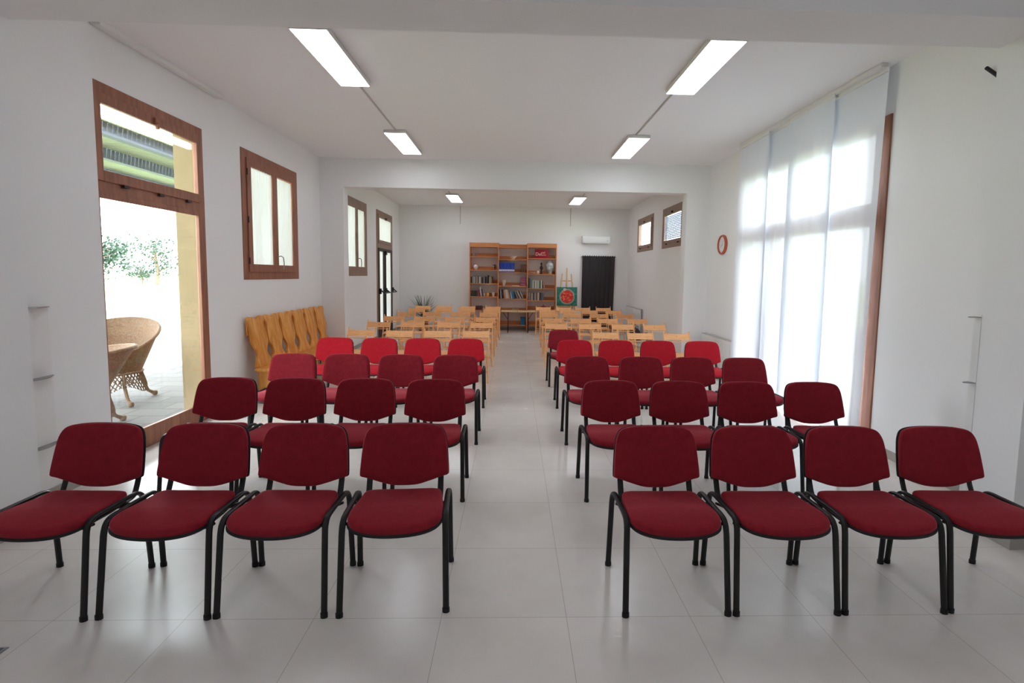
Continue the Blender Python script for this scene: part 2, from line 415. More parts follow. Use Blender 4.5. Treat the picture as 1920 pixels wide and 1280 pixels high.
# door_1: glazed door with transom, left front
d = thing('door_1', kind='structure'); y0, y1, z0, z1 = D1
mb = MB(); rect_frame(mb, XL-.035, XL+.012, y0, y1, z0, z1, .1, .1, .02, .1); mb.box(XL-.035, XL+.012, y0+.1, y1-.1, 2.27, 2.38)
mb.build('door_frame', BROWN, d, bevel=.006, smooth=False)
s = sash(d, 1, XL+.028, y0+.09, y1-.09, 2.37, z1-.09, .145, .035, .09, .085, BROWN, 'transom_sash', .04)
mb = MB()
for yy in (4.45, 4.88, 5.28): mb.box(XL+.02, XL+.045, yy-.03, yy+.03, 2.345, 2.37)
mb.build('hinge', DARKW, d)
bx(XL+.028, XL+.05, 4.83, 4.88, 3.0, 3.06).box(XL+.028, XL+.06, 4.845, 4.865, 2.96, 3.02).build('latch', BROWN, s, bevel=.004)
s = sash(d, 1, XL+.02, y0+.09, y1-.09, .015, 2.28, .1, .035, .18, .05, BROWN, 'door_leaf', .035)
# door_2: far left two-leaf door with panic bars
d = thing('door_2', kind='structure'); y0, y1, z0, z1 = D2
mb = MB(); rect_frame(mb, XL-.075, XL+.012, y0, y1, z0, z1, .12, .1, .02, .11); mb.box(XL-.075, XL+.012, y0+.12, y1-.1, 2.27, 2.42)
mb.build('door_frame', BROWN2, d, bevel=.005, smooth=False)
s = sash(d, 1, XL+.028, y0+.12, y1-.09, 2.4, z1-.1, .09, .06, .08, .08, BROWN2, 'transom_sash')
bx(XL+.028, XL+.06, 13.15, 13.23, 3.02, 3.08).build('latch', DARKW, s)
cafe(XL+.002, 1, y0+.215, y1-.155, 2.49, z1-.19, 'short white sheer curtain in the transom above the far left door', 'sash curtains', n=12)
sa = sash(d, 1, XL+.028, y0+.11, 13.07, .02, 2.28, .1, .1, .32, .08, DARKW, 'door_leaf')
sb = sash(d, 1, XL+.028, 13.07, y1-.09, .02, 2.28, .1, .1, .32, .08, DARKW, 'door_leaf')
cafe(XL+.002, 1, y0+.215, 12.965, .35, 2.19, 'long white sheer curtain on the near leaf of the far left door', 'sash curtains', n=5)
cafe(XL+.002, 1, 13.175, y1-.195, .35, 2.19, 'long white sheer curtain on the far leaf of the far left door', 'sash curtains', n=7)
for lf, ya, yb in ((sa, 12.56, 13.02), (sb, 13.12, 13.84)):
    mb = MB()
    mb.box(XL+.028, XL+.075, ya-.03, ya+.03, 1.12, 1.26); mb.box(XL+.028, XL+.075, yb-.03, yb+.03, 1.12, 1.26)
    mb.tube([(XL+.06, ya, 1.22), (XL+.15, ya, 1.14)], .016); mb.tube([(XL+.06, yb, 1.22), (XL+.15, yb, 1.14)], .016)
    mb.tube([(XL+.15, ya-.02, 1.14), (XL+.15, yb+.02, 1.14)], .015)
    mb.build('panic_bar', BLACKM, lf)
mb = MB().tube([(XL+.05, 13.09, .1), (XL+.05, 13.09, 2.2)], .014); mb.box(XL+.028, XL+.08, 13.05, 13.15, 2.12, 2.22); mb.build('bolt_rod', BLACKM, sb)
# window_3: wide glazed opening on the right behind the sheer panels
w = thing('window_3', kind='structure'); y0, y1, z0, z1 = W3
mb = MB(); rect_frame(mb, XR-.014, XR+.09, y0, y1, z0, z1, .13, .1, .06, .06); mb.box(XR-.0, XR+.09, y0+.13, y1-.1, 2.22, 2.36)
mb.build('window_frame', BROWN, w, bevel=.006, smooth=False)
sash(w, -1, XR+.01, y0+.12, y1-.09, 2.35, z1-.05, .1, .06, .05, .07, BROWN, 'transom_sash')
sash(w, -1, XR+.01, y0+.12, 6.62, .05, 2.23, .1, .1, .12, .05, BROWN, 'door_leaf')
sash(w, -1, XR+.01, 6.62, y1-.09, .05, 2.23, .1, .06, .12, .05, BROWN, 'door_leaf')
# windows 4 and 5: small high windows on the far right wall
for nm, W, bl in (('window_4', W4, True), ('window_5', W5, False)):
    w = thing(nm, kind='structure'); y0, y1, z0, z1 = W
    mb = MB(); rect_frame(mb, XR2-.012, XR2+.075, y0, y1, z0, z1, .1, .1, .13, .1); mb.build('window_frame', BROWN2, w, bevel=.005, smooth=False)
    s = sash(w, -1, XR2-.028, y0+.09, y1-.09, z0+.1, z1-.09, .09, .09, .07, .09, BROWN2)
    ym = (y0+y1)/2
    bx(XR2-.06, XR2-.028, ym-.03, ym+.03, z1-.16, z1-.12).build('latch', DARKW, s)
    mb = MB()
    for yy in (y0+.35, y1-.35): mb.box(XR2-.04, XR2-.012, yy-.03, yy+.03, z0+.075, z0+.1)
    mb.build('hinge', DARKW, w)
    if bl:
        mb = MB()
        for k in range(14):
            zz = z0+.19+k*.0365; mb.box(XR2-.006, XR2+.0, y0+.2, y1-.2, zz, zz+.033)
        tag(mb.build('window_blind', BLIND), 'pale blue slatted blind in the high window nearest the right pillar', 'blind')

# ------------------------------------------------------------------ sheer panels on the right
b_ = [4.57, 5.31, 6.04, 6.64, 7.43]
nm_ = ['nearest the brown window post', 'second from the brown window post', 'third from the brown window post', 'nearest the wall clock']
for k in range(4):
    ya, yb = b_[k]-(.055 if k else .0), b_[k+1]+(.055 if k < 3 else .0); xx = 3.405-.046*(k % 2); ph = random.random()*6; tp = .07 if k == 0 else 0
    def fn(u, v, ya=ya, yb=yb, xx=xx, ph=ph, tp=tp):
        fold = (1-v)**.7
        y = ya+(yb-ya)*u+tp*(1-v)*(1-u)+.01*math.sin(v*3+ph)*math.sin(u*3.14)
        return (xx+fold*(.016*math.sin(u*15+ph+.8*math.sin(v*3))+.006*math.sin(u*33+ph*2)), y, .04+3.51*v)
    pr = thing('sheer_curtain', 'tall white sheer curtain panel '+nm_[k], 'curtain', group='sheer panels on the right')
    MB().sheet(fn, 70, 24).build('cloth', SHEER, pr)
    bx(xx-.006, xx+.006, ya+.005, yb-.005, 3.555, 3.595).build('header_rail', WHITEM, pr, smooth=False)
tag(bx(3.35, 3.43, 4.6, 7.45, 3.595, ZC).build('curtain_track', WHITEM, bevel=.004), 'long grey curtain track on the ceiling above the sheer panels', 'curtain track')
tag(bx(-3.39, -3.31, 4.2, 5.88, 3.59, ZC).build('curtain_track', WHITEM, bevel=.004), 'empty white curtain track on the ceiling above the left glass door', 'curtain track')

# ------------------------------------------------------------------ ceiling lamps and ducts
lamps = [(-1.673, 4.19, 3.585, 'left row, nearest the camera'), (-1.673, 7.1, 3.585, 'left row, in front of the rear beam'), (-1.56, 12.55, 3.6, 'left row, beyond the rear beam'),
         (-1.673, .35, 3.585, 'left row, behind the front beam, added unseen fill'), (1.75, .35, 3.585, 'right row, behind the front beam, added unseen fill'),  # front-bay lamps, this line and next: unseen, added to light the foreground
         (-1.673, -2.2, 3.585, 'left row, front of the hall, added unseen fill'), (1.75, -2.2, 3.585, 'right row, front of the hall, added unseen fill'),
         (1.75, 4.18, 3.585, 'right row, nearest the camera'), (1.75, 7.08, 3.585, 'right row, in front of the rear beam'), (1.66, 12.55, 3.6, 'right row, beyond the rear beam')]
lp = None
for x, y, z, lb in lamps:
    if lp is None:
        lp = thing('ceiling_light', None, 'ceiling light', group='LED ceiling panels')
        mb = MB(); rect_frame(mb, 0, 1, 0, 1, 0, 1, 0, 0, 0, 0)
        mb.box(-.155, .155, -.01, 1.2, .004, .045); mb.build('housing', LAMPF, lp, bevel=.003, smooth=False)
        bx(-.145, .145, 0, 1.19, 0, .005).build('diffuser', LAMP, lp, smooth=False)
        o = lp
    else: o = dup(lp)
    if y > 9 or y < 2:
        for c_ in o.children:
            if c_.name.startswith('diffuser'): c_.data = c_.data.copy(); c_.data.materials[0] = LAMP2 if y > 9 else LAMP3
    o.location = (x, y, z); o['label'] = 'white lit rectangular ceiling panel in the '+lb
def duct(x0, y0, x1, y1, z, lb):
    bxx = .009; o = bx(min(x0, x1)-bxx, max(x0, x1)+bxx, y0, y1, z-.012, z+.002).build('cable_duct', CABLE, smooth=False); tag(o, lb, 'cable duct', 'cable ducts')
duct(-1.66, 5.40, -1.66, 7.08, ZC, 'thin duct on the ceiling joining the two nearest left lamps')
duct(1.70, 5.39, 1.70, 7.06, ZC, 'thin duct on the ceiling joining the two nearest right lamps')
duct(-1.60, 9.1, -1.60, 12.53, ZC+.02, 'thin duct on the ceiling from the rear beam to the far left lamp')
duct(1.72, 9.1, 1.72, 12.53, ZC+.02, 'thin duct on the ceiling from the rear beam to the far right lamp')
for px, py, lb in ((863, 420, 'thin vertical duct on the back wall under the far left lamp'), (1069.5, 424, 'thin vertical duct on the back wall under the far right lamp')):
    a = at(px, py, YB); tag(bx(a.x-.01, a.x+.01, YB-.012, YB, a.z, ZC+.02).build('cable_duct', CABLE, smooth=False), lb, 'cable duct', 'cable ducts')

# ------------------------------------------------------------------ red chairs
def pad(mb, outline, th, fn, mi=0, cy=0, dome=.006):
    prof = [(.45, 0), (.93, 0), (.985, .12*th), (1, .35*th), (1, .62*th), (.985, .82*th), (.95, .94*th), (.88, th), (.7, th+dome*.6), (.4, th+dome), (.15, th+dome*1.1)]
    mb.rings([[fn(x*s, cy+(y-cy)*s, z) for x, y in outline] for s, z in prof], mi)
seat_out = catmull([(.0, .195), (.10, .195), (.175, .19), (.205, .165), (.215, .10), (.226, .0), (.230, -.09), (.222, -.165), (.185, -.215), (.11, -.245), (0, -.255),
                    (-.11, -.245), (-.185, -.215), (-.222, -.165), (-.230, -.09), (-.226, 0), (-.215, .10), (-.205, .165), (-.175, .19), (-.10, .195)], 4)
seat_out = [(x, (y+.255)/.45*.392-.236) for x, y in seat_out]
back_out = catmull([(0, 0), (.07, .004), (.14, .024), (.205, .047), (.236, .057), (.241, .078), (.2375, .14), (.231, .215), (.219, .278), (.190, .318), (.12, .335), (0, .339),
                    (-.12, .335), (-.190, .318), (-.219, .278), (-.231, .215), (-.2375, .14), (-.241, .078), (-.236, .057), (-.205, .047), (-.14, .024), (-.07, .004)], 4)
def seat_fn(z0):
    def f(x, y, z):
        t = max(0, (-.06-y)/.175); return (x, y, z0+z-.024*t*t-.008*math.exp(-((y-.04)/.12)**2)+.010*max(0, (y-.1)/.1)+.004*(x/.22)**2)
    return f
TA = R(13)
def back_fn(off):
    def f(x, w, t):
        d = off+t+.42*x*x
        return (x, .208+w*math.sin(TA)-d*math.cos(TA), .467+w*math.cos(TA)+d*math.sin(TA))
    return f
def make_red(fab):
    t = thing('stacking_chair', None, 'chair')
    mb = MB(); pad(mb, seat_out, .042, seat_fn(.428), cy=-.02); s = mb.build('seat', fab, t)
    mb = MB(); pad(mb, [(x*1.015, y*1.015) for x, y in seat_out], .02, seat_fn(.417), cy=-.02, dome=0); mb.build('seat_shell', BLACKP, s)
    mb = MB(); pad(mb, back_out, .034, back_fn(.0), cy=.17); b = mb.build('backrest', fab, t)
    mb = MB(); pad(mb, [(x*1.01, (y-.17)*1.01+.17) for x, y in back_out], .016, back_fn(-.013), cy=.17, dome=0); mb.build('back_shell', BLACKP, b)
    for sx in (-1, 1):
        for nm, sy in (('front', -1), ('rear', 1)):
            if sy < 0: pth = [(.253, -.212, .012), (.2475, -.168, .385), (.246, -.158, .425), (.245, -.135, .450), (.244, -.10, .4575), (.243, -.05, .458), (.243, .025, .458)]
            else: pth = [(.253, .215, .012), (.2475, .19, .385), (.246, .182, .425), (.245, .160, .450), (.244, .13, .4575), (.243, .08, .458), (.243, .025, .458)]
            pth = [(p[0]*sx, p[1], p[2]) for p in pth]
            pth = [pth[0], pth[1]] + catmull(pth[1:], 3, False)[1:]
            lg = MB().tube(pth, .0155, .0105, 10, ref=(1, 0, 0)).build('leg', BLACKM, t)
            MB().tube([(pth[0][0], pth[0][1], 0), (pth[0][0], pth[0][1], .022)], .018, .0135, 10).build('foot_cap', BLACKP, lg)
        p = catmull([(.196, .02, .412), (.196, .13, .412), (.196, .185, .425), (.196, .212, .47), (.196, .232, .53), (.196, .258, .63)], 4, False)
        MB().tube([(x*sx, y, z) for x, y, z in p], .016, .0045, 8, ref=(1, 0, 0)).build('back_support', BLACKM, t)
    for y in (-.125, .09):
        mb = MB().tube([(-.248, y, .425), (-.205, y, .405), (.205, y, .405), (.248, y, .425)], .009, .007, 8, ref=(0, 1, 0))
        mb.build('crossbar', BLACKM, t)
    return t
rows = [
 ('front row', 2.475, [187, 388, 569, 754], [1225, 1405, 1579, 1757], 796, RED),
 ('second row', 3.69, [425, 552, 683, 814], [1142, 1270, 1397, 1522], 711, RED),
 ('third row', 4.90, [548, 648, 750, 852], [1099, 1200, 1296, 1393], 665, RED),
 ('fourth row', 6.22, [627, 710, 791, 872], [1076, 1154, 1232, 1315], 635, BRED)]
yaws = [[-.02, -.01, 0, .07, .008, 0, .004, -.015], [.01, .01, 0, .02, .02, 0, -.01, -.02], [.01, 0, .01, 0, 0, 0, .01, .02], [.02, 0, 0, .01, -.01, 0, .01, 0]]
ordn = ['on the aisle', 'second from the aisle', 'third from the aisle', 'fourth from the aisle']
protos = {RED: None, BRED: None}
for ri, (rn, y, ls, rs, vt, fab) in enumerate(rows):
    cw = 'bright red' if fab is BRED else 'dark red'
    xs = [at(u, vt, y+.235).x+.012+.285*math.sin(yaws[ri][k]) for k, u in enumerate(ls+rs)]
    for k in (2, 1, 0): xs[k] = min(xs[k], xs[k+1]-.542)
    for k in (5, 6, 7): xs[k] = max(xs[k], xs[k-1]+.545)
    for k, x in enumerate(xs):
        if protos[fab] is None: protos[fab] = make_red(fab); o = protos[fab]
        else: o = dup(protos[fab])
        side = 'left' if k < 4 else 'right'; idx = 3-k if k < 4 else k-4
        o.location = (x, y+(.02 if (ri, k) == (0, 3) else random.uniform(-.006, .006)), 0); o.rotation_euler = (0, 0, yaws[ri][k])
        o['label'] = f'{cw} padded chair with black legs, {rn}, {side} block, {ordn[idx]}'
        o['group'] = 'red padded chairs'
o = dup(protos[RED]); o.location = (.80, 7.43, 0); o.rotation_euler = (0, 0, .02)
o['label'] = 'lone dark red padded chair on the aisle behind the bright red row'; o['group'] = 'red padded chairs'

# ------------------------------------------------------------------ wooden folding chairs
def make_fold():
    t = thing('folding_chair', None, 'chair')
    for sx in (-1, 1):
        MB().tube([(.212*sx, -.215, .0), (.205*sx, .03, .44), (.203*sx, .208, .785)], .011, .016, 6, ref=(1, 0, 0)).build('leg', BEECH, t)
        MB().tube([(.185*sx, .2, 0), (.182*sx, -.03, .30), (.180*sx, -.15, .425)], .010, .015, 6, ref=(1, 0, 0)).build('leg', BEECH, t)
    mb = MB()
    for k in range(5): mb.box(-.172, .172, -.2+k*.078, -.2+k*.078+.066, .428, .444)
    mb.box(-.168, -.146, -.2, .18, .408, .428); mb.box(.146, .168, -.2, .18, .408, .428)
    mb.build('seat', BEECH, t, smooth=False)
    # back slat with hanging hole, dished along its length and its top edge
    n = 40; O = []; H = []
    hx, hz = .196, .05
    for i in range(n):
        a = 2*math.pi*(i+.5)/n; c, s_ = math.cos(a), math.sin(a)
        k = min(hx/abs(c) if abs(c) > 1e-6 else 9, hz/abs(s_) if abs(s_) > 1e-6 else 9)
        O.append((c*k, s_*k)); H.append((c*.011, s_*.011))
    def P(x, z, f):
        zz = .705+z-(.010*(1-(x/hx)**2) if z > .01 else 0); y = .2-(.77-zz)*.515+.018*(1-(x/hx)**2)
        return (x, y-.007+f*.014, zz)
    vs = [P(*p, 0) for p in O]+[P(*p, 0) for p in H]+[P(*p, 1) for p in O]+[P(*p, 1) for p in H]
    fs = []
    for i in range(n):
        j = (i+1) % n
        fs += [[i, j, n+j, n+i], [2*n+i, 3*n+i, 3*n+j, 2*n+j], [i, 2*n+i, 2*n+j, j], [n+i, n+j, 3*n+j, 3*n+i]]
    MB().add(vs, fs).build('backrest', BEECH, t, smooth=False)
    MB().tube([(-.205, -.12, .17), (.205, -.12, .17)], .009, n=8).build('stretcher', BEECH, t)
    MB().tube([(-.182, .13, .10), (.182, .13, .10)], .009, n=8).build('stretcher', BEECH, t)
    MB().tube([(-.204, .13, .63), (.204, .13, .63)], .007, n=8).build('stretcher', BEECH, t)
    return t
fold = None
frows = [
 ('first', 7.6, [678, 751, 822, 892.5], [None, 1135, 1200, 1266.5], 619, 623),
 ('second', 8.98, [712.5, 774.5, 841.5, 903.5], [1042.5, 1107, 1167.5, 1225.5], 601, 607),
 ('third', 10.18, [740.5, 794.5, 853.5, 910.5], [1035.3, 1088, 1138.5, 1194.5], 592, 595),
 ('fourth', 11.5, [763.5, 811, 865.3, 916.5], [1029, 1073, 1122.8, 1170.3], 582, 586),
 ('fifth', 12.65, [781.5, 832, 875.5, 921.5], [1026.5, 1064, 1106, 1151], 577, 578),
 ('sixth', 13.75, [793.5, 833.3, 877, 924], [1018.2, 1056, 1092, 1131], 570, 572)]
for rn, y, ls, rs, vl, vr in frows:
    for k, u in enumerate(ls+rs):
        if u is None: continue
        p = at(u, vl if k < 4 else vr, y+.2)
        if fold is None: fold = make_fold(); o = fold
        else: o = dup(fold)
        side = 'left' if k < 4 else 'right'; idx = 3-k if k < 4 else k-4
        o.location = (p.x, y+random.uniform(-.04, .04), 0); o.rotation_euler = (0, 0, random.uniform(-.05, .05))
        o['label'] = f'light wooden folding chair, {rn} wooden row, {side} block, {ordn[idx]}'; o['group'] = 'wooden folding chairs'

# ------------------------------------------------------------------ carved bench
b = thing('bench', 'carved orange pine bench with wavy back slats against the left wall', 'bench', (0, 0, 0))
BY0, BY1 = 6.24, 8.72; NS = 6; pit = (BY1-BY0)/NS
half = [(0, .197), (.08, .185), (.16, .155), (.25, .118), (.33, .132), (.41, .172), (.48, .194), (.58, .192), (.68, .183), (.76, .172), (.82, .163), (.855, .172), (.89, .19), (.93, .198), (.965, .192)]
Hb = .64
def slat_pts():
    rgt = [(w, z*Hb) for z, w in half]
    top = [(.17, .99*Hb), (.13, 1.0*Hb), (.07, .99*Hb), (.03, .945*Hb), (0, .925*Hb), (-.03, .945*Hb), (-.07, .99*Hb), (-.13, Hb), (-.17, .99*Hb)]
    return catmull(rgt+top+[(-w, z) for w, z in rgt[::-1]], 2)
for k in range(NS):
    yc = BY0+pit*(k+.5)
    def fn(a, bz, c, yc=yc): return (-3.205-.115*(bz/Hb)-.04+c, yc+a, .43+bz)
    MB().prism(slat_pts(), .04, fn).build('back_slat', PINE, b, bevel=.008)
mb = bx(-3.30, -3.265, BY0+.08, BY1-.08, .52, .60)
bx(-3.375, -3.352, BY0+.06, BY1-.06, .83, 1.0).build('back_rail', PINE, b, bevel=.004)
bx(-3.24, -2.80, BY0-.02, BY1+.02, .385, .43).build('seat', PINE, b, bevel=.012)
for yy in (BY0+.03, BY1-.08):
    prof = [(-3.22, 0), (-3.22, .385), (-2.86, .385), (-2.86, .30), (-2.93, .2), (-2.86, .08), (-2.84, 0), (-2.98, 0), (-3.02, .06), (-3.09, .06), (-3.13, 0)]
    MB().prism(prof, .05, lambda a, z, c, yy=yy: (a, yy+c, z)).build('leg', PINE, b, bevel=.005)
bx(-3.06, -3.02, BY0+.1, BY1-.09, .17, .27).build('stretcher', PINE, b, bevel=.005)

# ------------------------------------------------------------------ radiators, clock, air conditioner
def radiator(x, y0, y1, z0, z1, lb):
    t = thing('radiator', lb, 'radiator', group='white radiators')
    mb = bx(x, x+.02, y0, y1, z0, z1-.01)
    n = int((y1-y0)/.05)
    for k in range(n): mb.box(x-.006, x, y0+.02+k*.05, y0+.05+k*.05, z0+.03, z1-.05)
    mb.box(x+.045, x+.06, y0+.01, y1-.01, z0+.02, z1-.02); mb.build('panel', WHITEM, t, bevel=.003, smooth=False)
    bx(x-.004, x+.064, y0-.004, y1+.004, z1-.012, z1).build('top_grille', CABLE, t, bevel=.002, smooth=False)
    MB().tube([(x+.04, y0+.05, 0), (x+.04, y0+.05, z0+.02)], .008).tube([(x+.04, y1-.05, 0), (x+.04, y1-.05, z0+.02)], .008).build('pipe', WHITEM, t)
radiator(3.42, 7.5, 8.76, .08, .66, 'white panel radiator under the wall clock on the right wall')
radiator(3.375, 12.95, 14.6, .08, .79, 'white panel radiator at the far end of the right wall')
c = thing('wall_clock', 'round wall clock with terracotta rim on the right wall', 'clock', (XR, 8.2, 2.2), 0)
Tx = Matrix.Rotation(R(-90), 4, 'Y')
MB().lathe([(.13, 0), (.162, 0), (.165, .02), (.158, .04), (.142, .045), (.135, .03), (.133, .02)], 40, T=Tx, cap=False).build('rim', CLOCKR, c)
MB().lathe([(.01, .016), (.136, .016), (.136, .02), (.01, .02)], 40, T=Tx).build('dial', WHITEP, c)
mb = MB()
for k in range(12):
    a = k*math.pi/6; mb.add([(-.0205, math.sin(a+e)*r, math.cos(a+e)*r) for r, e in ((.105, -.03), (.105, .03), (.122, .025), (.122, -.025))], [[0, 1, 2, 3]])
for a, l, w_ in ((R(-125), .07, .006), (R(25), .10, .004)):
    dy, dz = -math.sin(a), math.cos(a)
    mb.add([(-.022, -dz*w_, dy*w_), (-.022, dz*w_, -dy*w_), (-.022, dy*l+dz*w_*.5, dz*l-dy*w_*.5), (-.022, dy*l-dz*w_*.5, dz*l+dy*w_*.5)], [[0, 1, 2, 3]])
mb.build('hands', BLACKP, c)
a0, a1 = at(1092.5, 441, YB-.2), at(1143.5, 457, YB-.2)
t = thing('air_conditioner', 'white split air conditioner on the back wall above the black drape', 'air conditioner')
prof = [(YB+.003, a1.z+.02), (YB+.003, a0.z), (YB-.17, a0.z), (YB-.205, a0.z-.03), (YB-.21, a1.z+.06), (YB-.18, a1.z+.005), (YB-.06, a1.z)]
MB().prism(prof, a1.x-a0.x, lambda y, z, c: (a0.x+c, y, z)).build('body', WHITEP, t, bevel=.008)
bx(a0.x+.06, a1.x-.06, YB-.2, YB-.09, a1.z-.004, a1.z+.012).build('flap', CABLE, t, bevel=.002)
bx(a1.x-.09, a1.x-.05, YB-.2135, YB-.205, a1.z+.08, a1.z+.095).build('display', CABLE, t)

# ------------------------------------------------------------------ black drape over the back doorway
dx0, dx1, dz = 2.055, 3.035, 2.25
t = thing('door_drape', 'black floor length drape closing the doorway in the back wall', 'curtain')
def fn(u, v):
    hd = max(0, (v-.95)/.05)
    return (dx0+(dx1-dx0)*u-.03*(1-v)*u, YB-.055+.018*math.sin(u*44+.5*math.sin(v*5))*(1-.3*v)+.008*math.sin(u*17), .015+(dz-.015)*v+.012*hd*math.sin(u*90))
MB().sheet(fn, 130, 20).build('cloth', DRAPE, t)
MB().tube([(dx0-.03, YB-.045, dz-.03), (dx1+.03, YB-.045, dz-.03)], .009).build('rod', BLACKM, t)
mb = MB()
for xx in (dx0-.025, dx1+.025): mb.tube([(xx, YB-.045, dz-.03), (xx, YB, dz-.03)], .008, ref=(0, 0, 1))
mb.build('bracket', BLACKM, t)

# ------------------------------------------------------------------ bookcase
BF, BB = 14.5, 14.82
bc = thing('bookcase', 'tall open orange wood bookcase of three bays on the back wall', 'bookcase')
ux = [at(u, 520, BF).x for u in (880.8, 934.3, 988.8, 1042.3)]
for u in ux: bx(u-.015, u+.015, BF, BB, 0, 2.575).build('upright', SHELFW, bc, bevel=.002, smooth=False)
bays = ['left', 'middle', 'right']
fronts = [[462, 481.2, 506.5, 531.8, 556.5, 582, 612], [464, 486.8, 511.2, 536.7, 560.7, 585, 610], [463.5, 485, 514.4, 541.4, 564, 582, 611]]
SZ = []
for bi in range(3):
    xa, xb = ux[bi]+.015, ux[bi+1]-.015; zs = []
    for k, v in enumerate(fronts[bi]):
        z = at((880+54*bi+27), v, BF).z
        if k == 6: z = .165
        sh = bx(xa, xb, BF+.01, BB-.02, z-.011, z+.011).build('shelf', SHELFW, bc, bevel=.002, smooth=False)
        bx(xa, xb, BB-.02, BB-.004, z-.011, z+.11).build('back_lip', SHELFW, sh, smooth=False)
        zs.append(z+.011)
    SZ.append(zs)
    zt = zs[0]
    if bi != 1: bx(xa, xb, BF+.005, BF+.02, zt-.022, zt+.1).build('top_board', SHELFW, bc, smooth=False)

def put(o, label, cat, group=None): return tag(o, label, cat, group)
ORD = ['first', 'second', 'third', 'fourth', 'fifth', 'sixth', 'seventh', 'eighth', 'ninth', 'tenth', 'eleventh', 'twelfth', 'thirteenth', 'fourteenth', 'fifteenth', 'sixteenth', 'seventeenth']
def books(bi, si, u0, items, group, name='book'):
    """items: (width px, height px, colour hex, colour word, lean deg)"""
    z = SZ[bi][si]; x = max(at(u0, 520, BF).x, ux[bi]+.02); prev = 0
    for n, (wpx, hpx, hx, cw, ln) in enumerate(items):
        w_ = wpx*.0157; h_ = hpx*.0157; dpt = random.uniform(.15, .19)
        if ln != prev and n: x += max(0, h_*.95*(math.tan(R(ln))-math.tan(R(prev))))
        elif n == 0: x += h_*math.sin(R(ln))
        mb = MB(); t_ = .003
        mb.box(0, t_, 0, dpt, 0, h_, 0); mb.box(w_-t_, w_, 0, dpt, 0, h_, 0); mb.box(t_, w_-t_, 0, t_, 0, h_, 0); mb.box(t_, w_-t_, t_, dpt-.004, .003, h_-.004, 1)
        if name == 'volume': mb.box(.004, w_-.004, -.0008, 0, .03, .085, 2)
        o = mb.build(name, [cmat(hx), PAGE, cmat('D8DCE6')], smooth=False)
        o.location = (x, BF+.03+random.uniform(0, .015), z+.0006); o.rotation_euler = (0, -R(ln), 0)
        up_ = 'leaning' if ln else 'upright'
        put(o, f'{cw} {up_} {name}, {ORD[n]} from left on the {ORD[si]} shelf of the {bays[bi]} bay', 'book', group)
        x += w_/math.cos(R(ln))+.0015; prev = ln
    return x
books(0, 3, 881.7, [(3.3, 12.5, '3A2C22', 'dark brown', 0), (2.9, 12, '8E8A86', 'grey', 0), (2.7, 12.5, 'A09C96', 'pale grey', 0), (1.2, 12, '23221F', 'black', 0), (2.8, 12.3, '9A948A', 'beige grey', 0), (1.8, 13, '2E211C', 'dark brown', 0),
   (2.3, 12.6, 'BDB2A8', 'cream', 0), (2.2, 12.5, 'AFA298', 'beige', 0), (2.3, 11.2, '3B3036', 'plum', 0), (1.9, 11.2, '4A4148', 'mauve', 0), (1.9, 9, '8C8E99', 'pale blue', 0), (2.8, 12.6, '2A2A34', 'navy', 0), (2.4, 12, '554C52', 'grey violet', 0),
   (2.6, 15.3, '262220', 'tall black', 0), (2.2, 12, 'A59A82', 'sand', 0), (2.3, 12, '968A68', 'olive', 0), (2.4, 13, '5C2824', 'dark red', 8)], 'books on the shelves')
books(0, 4, 883.5, [(3, 10.8, '31362F', 'dark green', 0), (3, 10.6, '3A3F36', 'moss green', 0), (2.8, 10.9, '2C2F2C', 'black green', 0), (2.6, 10.5, '40443A', 'olive green', 0), (3.2, 12, '9C4A50', 'red', 0), (2.4, 17.5, 'B9B2B4', 'tall white', 9), (1.8, 14, '5A3A44', 'plum', 12)], 'books on the shelves')
books(1, 2, 935.7, [(3.1, 18, c_, 'blue', 0) for c_ in ('23378E', '28409C', '24398F', '2A44A4', '263C96', '2B46A8', '24398F', '2A42A0', '253B94')], 'blue volumes on the middle bay', 'volume')
books(1, 4, 935.8, [(1.9, 17, '2B2627', 'black', 4), (1.9, 17, '9EA0A8', 'silver', 4), (2.4, 17, '2A2228', 'black', 4), (1.3, 17, '4C3634', 'dark brown', 8), (3.2, 16.5, 'B58A78', 'tan', 9), (4.4, 17, 'C9B9A8', 'cream', 9), (2.0, 16, 'A8967F', 'beige', 11), (1.6, 16, '5E2420', 'dark red', 11),
   (2.0, 13, '9FB4C6', 'pale blue', 11), (4.6, 14, '35708F', 'teal blue', 11), (1.8, 14, '20303A', 'navy', 14), (1.6, 14, '8D8C88', 'grey', 22), (2.4, 14, '57413E', 'brown', 24), (1.8, 16, 'B9B4AC', 'white', 26), (2.2, 16, '2E2825', 'black', 26), (1.3, 15, 'B4AFA4', 'white', 28)], 'books on the shelves')
books(1, 3, 975.3, [], 'x')
books(2, 3, 990.4, [(2.1, 19.5, '22282A', 'black', 0), (2.2, 18.5, '4C5C5C', 'teal', 0), (3.4, 15.5, '6E7A70', 'grey green', 0), (3.6, 16.5, 'A3A597', 'pale green', 0), (1.0, 14, '2E2E2A', 'black', 0), (2.7, 15, 'C0BFB4', 'white', 0), (2.3, 14.5, '8C9486', 'sage', 0), (2.3, 15, 'BBBBAE', 'cream', 0), (3.9, 15, '5F7462', 'green', 0), (1.8, 15, 'C2C0B6', 'white', 0), (1.0, 15, '2B2826', 'black', 0), (2.4, 14.5, 'B58F84', 'pink', 10)], 'books on the shelves')
